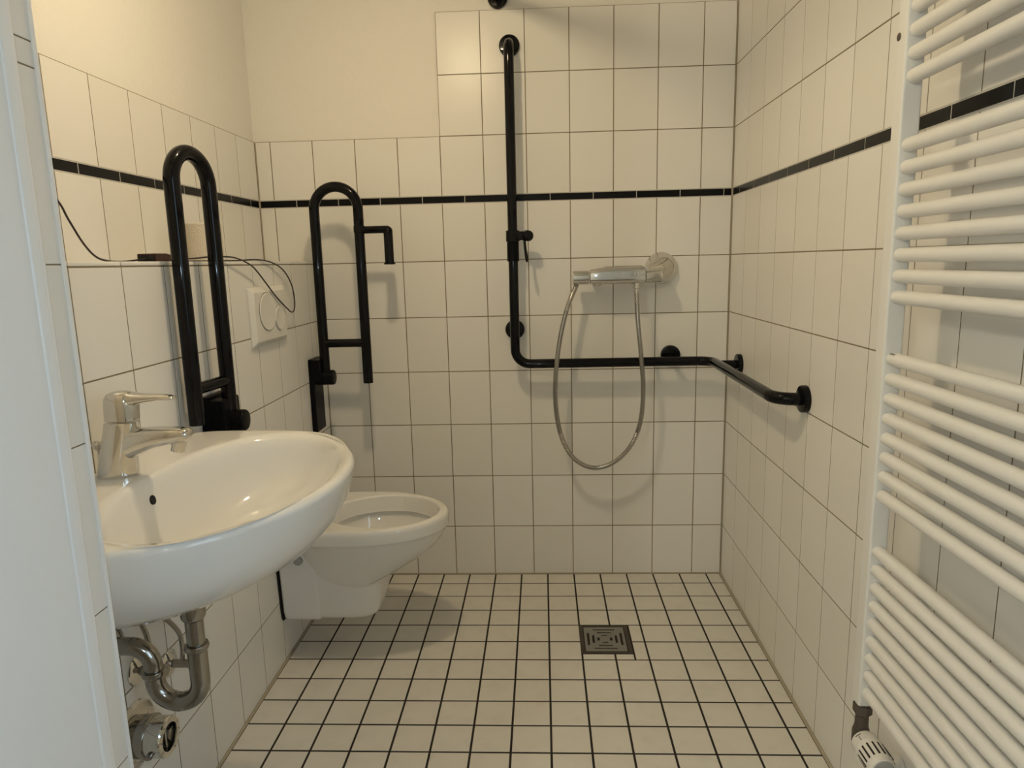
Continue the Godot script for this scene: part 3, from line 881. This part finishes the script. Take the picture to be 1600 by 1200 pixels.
func basin_mixer() -> void:
	var zc := 1.352
	var t := thing("basin_mixer", "chrome single-lever mixer tap on the washbasin", "mixer tap", Vector3(-0.553, 0.83, zc))
	var b := MB.new()
	var rings := []
	for q in [[0.0, 0.0, 0.0335, 0.028], [0.003, 0.0, 0.0348, 0.0292], [0.008, 0.001, 0.0345, 0.029], [0.03, 0.004, 0.0325, 0.0275], [0.06, 0.010, 0.0305, 0.0255], [0.085, 0.015, 0.0285, 0.0235], [0.0965, 0.0175, 0.0285, 0.0235], [0.0985, 0.018, 0.0265, 0.022]]:
		var r := []
		for k in 40:
			var a := TAU * k / 40.0
			r.append(Vector3(q[1] + q[2] * cos(a), q[0], q[3] * sin(a)))
		rings.append(r)
	b.loft(rings)
	part("body", b.commit(35), M.chrome, t)
	# spout: flattened ovals along +x
	b = MB.new()
	rings = []
	for q in [[0.0, 0.056, 0.032, 0.021], [0.03, 0.059, 0.028, 0.021], [0.05, 0.064, 0.0225, 0.021], [0.075, 0.0695, 0.0185, 0.0205], [0.10, 0.072, 0.0155, 0.0195], [0.122, 0.0735, 0.013, 0.0175], [0.132, 0.0735, 0.0115, 0.0155], [0.137, 0.073, 0.008, 0.011], [0.139, 0.0725, 0.003, 0.004]]:
		r_oval(rings, q[0], q[1], q[2], q[3], 2.6)
	b.loft(rings)
	part("spout", b.commit(45), M.chrome, t)
	part("aerator", lathe(Vector3(0.118, 0.066, 0), Vector3(-0.28, -1, 0), [[0.0, 0.0125], [0.012, 0.0125], [0.013, 0.0118], [0.022, 0.0118], [0.0225, 0.0095], [0.019, 0.009], [0.018, 0.0001]], 28), M.chrome, t)
	# lever: cap with a tapering handle
	b = MB.new()
	rings = []
	for q in [[0.101, 0.0265, 0.0225], [0.102, 0.0288, 0.0242], [0.128, 0.0288, 0.0245], [0.140, 0.0275, 0.0235], [0.147, 0.023, 0.020], [0.151, 0.014, 0.012], [0.1525, 0.004, 0.004]]:
		var r := []
		for k in 40:
			var a := TAU * k / 40.0
			r.append(Vector3(0.0195 + (q[0] - 0.1) * 0.06 + q[1] * cos(a), q[0], q[2] * sin(a)))
		rings.append(r)
	b.loft(rings)
	var lv := part("lever", b.commit(38), M.chrome, t)
	b = MB.new()
	rings = []
	for q in [[0.015, 0.138, 0.0125, 0.021], [0.045, 0.1375, 0.0115, 0.018], [0.065, 0.139, 0.008, 0.0145], [0.09, 0.1405, 0.0056, 0.0125], [0.108, 0.1395, 0.0044, 0.0115], [0.115, 0.1385, 0.0028, 0.008], [0.118, 0.138, 0.001, 0.003]]:
		r_oval(rings, q[0], q[1], q[2], q[3], 2.2)
	b.loft(rings)
	part("handle", b.commit(45), M.chrome, lv)
	part("pop_up_rod", tube([Vector3(-0.029, 0.0, 0), Vector3(-0.031, 0.05, 0)], 0.0026, 10), M.chrome, t)
	part("pop_up_knob", lathe(Vector3(-0.031, 0.048, 0), Vector3.UP, [[0, 0.004], [0.004, 0.007], [0.010, 0.009], [0.014, 0.007], [0.016, 0.001]], 20), M.chrome, t)
func r_oval(rings: Array, x: float, y: float, ry: float, rz: float, n: float) -> void:
	rings.append(oval_x(x, y, 0.0, ry, rz, n))

func pipework() -> void:
	var z := 1.352
	var t := thing("sink_trap", "tarnished chrome U-bend drain trap under the washbasin", "drain trap", Vector3(-0.447, 0.4, z))
	var o := -t.position
	var x0 := -0.447; var x1 := -0.533
	part("waste_collar", lathe(o + Vector3(x0, 0.655, z), Vector3.DOWN, [[0, 0.0225], [0.075, 0.0225], [0.09, 0.0215], [0.095, 0.019], [0.097, 0.0165]], 32), M.old_chrome, t)
	part("tail_pipe", tube([o + Vector3(x0, 0.60, z), o + Vector3(x0, 0.50, z)], 0.0160, 28), M.old_chrome, t)
	part("slip_nut", lathe(o + Vector3(x0, 0.511, z), Vector3.DOWN, [[0, 0.017], [0.001, 0.0205], [0.006, 0.0222], [0.011, 0.0205], [0.014, 0.0178]], 32, 45), M.old_chrome, t)
	var pts := [o + Vector3(x0, 0.50, z)]
	var r := (x0 - x1) / 2
	for k in range(17):
		var a := PI * k / 16.0
		pts.append(o + Vector3((x0 + x1) / 2 + r * cos(a), 0.435 - r * sin(a), z))
	pts.append(o + Vector3(x1, 0.452, z))
	part("u_bend", tube(pts, 0.0172, 28), M.old_chrome, t)
	part("slip_nut", lathe(o + Vector3(x1, 0.458, z), Vector3.DOWN, [[0, 0.017], [0.001, 0.0205], [0.006, 0.0222], [0.011, 0.0205], [0.014, 0.0178]], 32, 45), M.old_chrome, t)
	part("outlet_pipe", tube(fillet([o + Vector3(x1, 0.452, z), o + Vector3(x1, 0.505, z), o + Vector3(XP, 0.507, z + 0.006)], 0.042, 10), 0.0162, 28), M.old_chrome, t)
	part("wall_rosette", lathe(o + Vector3(XP, 0.507, z + 0.006), Vector3.RIGHT, [[0, 0.036], [0.003, 0.036], [0.009, 0.028], [0.012, 0.018]], 32), M.old_chrome, t)
	# stop valves
	for q in [[0.418, 1.295, "chrome stop valve on the wall nearer the door frame"], [0.366, 1.188, "chrome stop valve on the wall behind the drain trap bend"]]:
		var v := thing("stop_valve", q[2], "valve", Vector3(XP, q[0], q[1]), "stop valves under the washbasin")
		part("wall_rosette", lathe(Vector3.ZERO, Vector3.RIGHT, [[0, 0.029], [0.002, 0.029], [0.005, 0.026], [0.010, 0.012]], 32), M.chrome, v)
		part("valve_body", tube([Vector3(0.008, 0, 0), Vector3(0.045, 0, 0)], 0.009, 18), M.old_chrome, v)
		part("valve_knob", lathe(Vector3(0.045, 0, 0), Vector3.RIGHT, [[0, 0.008], [0.002, 0.012], [0.014, 0.012], [0.017, 0.009], [0.0175, 0.0001]], 20), M.old_chrome, v)
		part("riser", tube(spline([Vector3(0.03, 0.0, 0), Vector3(0.03, 0.07, 0), Vector3(0.02, 0.16, (1.345 - q[1]) * 0.4), Vector3(0.05, 0.215, (1.345 - q[1]) * 0.8)], 0.01), 0.005, 10), M.old_chrome, v)
	# capped pipe near the floor
	var c := thing("pipe_connector", "short wide chrome pipe connector with open ring and wall rosette", "pipe", Vector3(XP, 0.297, 1.324))
	part("wall_rosette", lathe(Vector3.ZERO, Vector3.RIGHT, [[0, 0.068], [0.002, 0.068], [0.006, 0.062], [0.009, 0.045]], 48), M.chrome, c)
	part("sleeve", lathe(Vector3(0.006, 0, 0), Vector3.RIGHT, [[0, 0.0395], [0.022, 0.0395], [0.023, 0.042], [0.030, 0.042], [0.031, 0.0395]], 48, 25), M.old_chrome, c)
	part("ring", lathe(Vector3(0.036, 0, 0), Vector3.RIGHT, [[0, 0.0385], [0.03, 0.0385], [0.033, 0.0365], [0.0335, 0.0265], [0.031, 0.0255], [0.012, 0.0245], [0.011, 0.0001]], 48, 25), M.chrome, c)
	part("grip_bar", rbox(Vector3(0.056, 0.0, 0.0), Vector3(0.012, 0.048, 0.006), 0.002, 2), M.old_chrome, c)
	part("set_screw", lathe(Vector3(0.05, -0.012, 0.037), Vector3(0, -0.3, 1), [[0, 0.006], [0.006, 0.006], [0.007, 0.004], [0.0072, 0.0001]], 16), M.old_chrome, c)

func floor_drain() -> void:
	var t := thing("floor_drain", "square metal floor drain grate with concentric slots", "drain", Vector3(0.3785, 0.0, 0.470))
	var w := 0.157; var d := 0.161
	for s in [-1, 1]:
		part("frame_side", box(Vector3(s * (w / 2 - 0.006), -0.003, 0), Vector3(0.012, 0.0075, d)), M.dark_metal, t)
		part("frame_side", box(Vector3(0, -0.003, s * (d / 2 - 0.004)), Vector3(w - 0.024, 0.0075, 0.008)), M.dark_metal, t)
	part("pit_shade", box(Vector3(0, -0.0068, 0), Vector3(w - 0.02, 0.002, d - 0.012)), M.black, t)  # flat sheet, coloured black for the shade down the drain
	var g := CSGCombiner3D.new()
	g.name = "grate"
	g.material_override = M.brushed
	t.add_child(g)
	var gw := 0.128; var gd := 0.140
	var pl := CSGBox3D.new()
	pl.size = Vector3(gw, 0.004, gd)
	pl.position = Vector3(0, -0.0012, 0)
	g.add_child(pl, true)
	for k in 3:
		var off: float = [0.052, 0.036, 0.020][k]
		var len: float = [0.070, 0.044, 0.018][k]
		for s in [-1, 1]:
			for ax in 2:
				var c := CSGBox3D.new()
				c.operation = CSGShape3D.OPERATION_SUBTRACTION
				c.size = Vector3(len, 0.02, 0.0062) if ax == 0 else Vector3(0.0075, 0.02, len)
				c.position = Vector3(0, 0, s * off * 1.04) if ax == 0 else Vector3(s * off, 0, 0)
				g.add_child(c, true)

func ledge_things() -> void:
	# toilet roll
	var r := thing("toilet_roll", "beige paper roll standing on the tiled ledge", "paper roll", Vector3(-0.70, LEDGE, 0.652))
	part("paper", lathe(Vector3.ZERO, Vector3.UP, [[0.0, 0.021], [0.0, 0.044], [0.002, 0.0455], [0.098, 0.0455], [0.1, 0.044], [0.1, 0.021]], 40, 30), M.paper, r)
	part("core", lathe(Vector3(0, 0.001, 0), Vector3.UP, [[0, 0.0205], [0.0985, 0.0205], [0.0985, 0.0195], [0.001, 0.0193]], 28, 30), M.card, r)
	# dark red charger with its cable
	var c := thing("charger", "small dark red wedge-shaped device lying on the ledge", "device", Vector3(-0.70, LEDGE, 0.885))
	var b := MB.new()
	var rings := []
	for q in [[0.047, 0.0005], [0.046, 0.018], [0.0, 0.0185], [-0.03, 0.014], [-0.06, 0.007], [-0.061, 0.0005]]:
		var rr := []
		for e in [[-0.022, 0.0], [-0.0205, 0.0015], [0.0205, 0.0015], [0.022, 0.0]]:
			rr.append(Vector3(e[0], q[1] + (e[1] if q[1] > 0.001 else 0.0), q[0]))
		rings.append(rr)
	var poly := rings
	b.loft(poly + [poly[0]], false, false, false)
	for s in [0, 3]:
		var ids := PackedInt32Array()
		for q in poly: ids.append(b.add(q[s]))
		b.cap(ids, s == 0)
	part("case", b.commit(30), M.red, c)
	part("end_plate", box(Vector3(0, 0.0095, 0.047), Vector3(0.038, 0.014, 0.002)), M.black, c)
	# cable: along the wall down to the ledge, behind the roll and over the edge in a loop
	var k := thing("power_cable", "thin black cable looping over the edge of the tiled ledge", "cable", Vector3(-0.65, LEDGE, 0.6))
	var o := -k.position
	var yl := LEDGE + 0.0026
	var P1 := [Vector3(XU + 0.002, 1.45, 1.37), Vector3(-0.775, 1.412, 1.32), Vector3(-0.728, 1.365, 1.258), Vector3(-0.7, 1.322, 1.211), Vector3(-0.7, 1.2812, 1.1788), Vector3(-0.7, 1.2403, 1.1463), Vector3(-0.7, 1.2145, 1.1125), Vector3(-0.7, yl, 1.07), Vector3(-0.72, yl, 0.98), Vector3(-0.70, 1.211, 0.935)]
	part("cable", tube(spline(P1, 0.008).map(func(p): return p + o), 0.0021, 8), M.cable, k)
	var P2 := [Vector3(-0.70, 1.2105, 0.822), Vector3(-0.66, 1.2115, 0.79), Vector3(-0.63, 1.2135, 0.80), Vector3(-0.605, 1.2144, 0.79), Vector3(-0.592, 1.2120, 0.72), Vector3(-0.588, 1.1960, 0.645), Vector3(-0.588, 1.1738, 0.592), Vector3(-0.586, 1.1006, 0.478), Vector3(-0.584, 1.0620, 0.405), Vector3(-0.583, 1.0475, 0.372), Vector3(-0.585, 1.0520, 0.342), Vector3(-0.587, 1.0800, 0.326), Vector3(-0.589, 1.1299, 0.336), Vector3(-0.592, 1.1750, 0.386), Vector3(-0.597, 1.1990, 0.460), Vector3(-0.606, 1.2075, 0.545), Vector3(-0.63, yl, 0.62), Vector3(-0.66, yl, 0.70), Vector3(-0.75, yl, 0.74)]
	part("cable", tube(spline(P2, 0.006).map(func(p): return p + o), 0.0021, 8), M.cable, k)
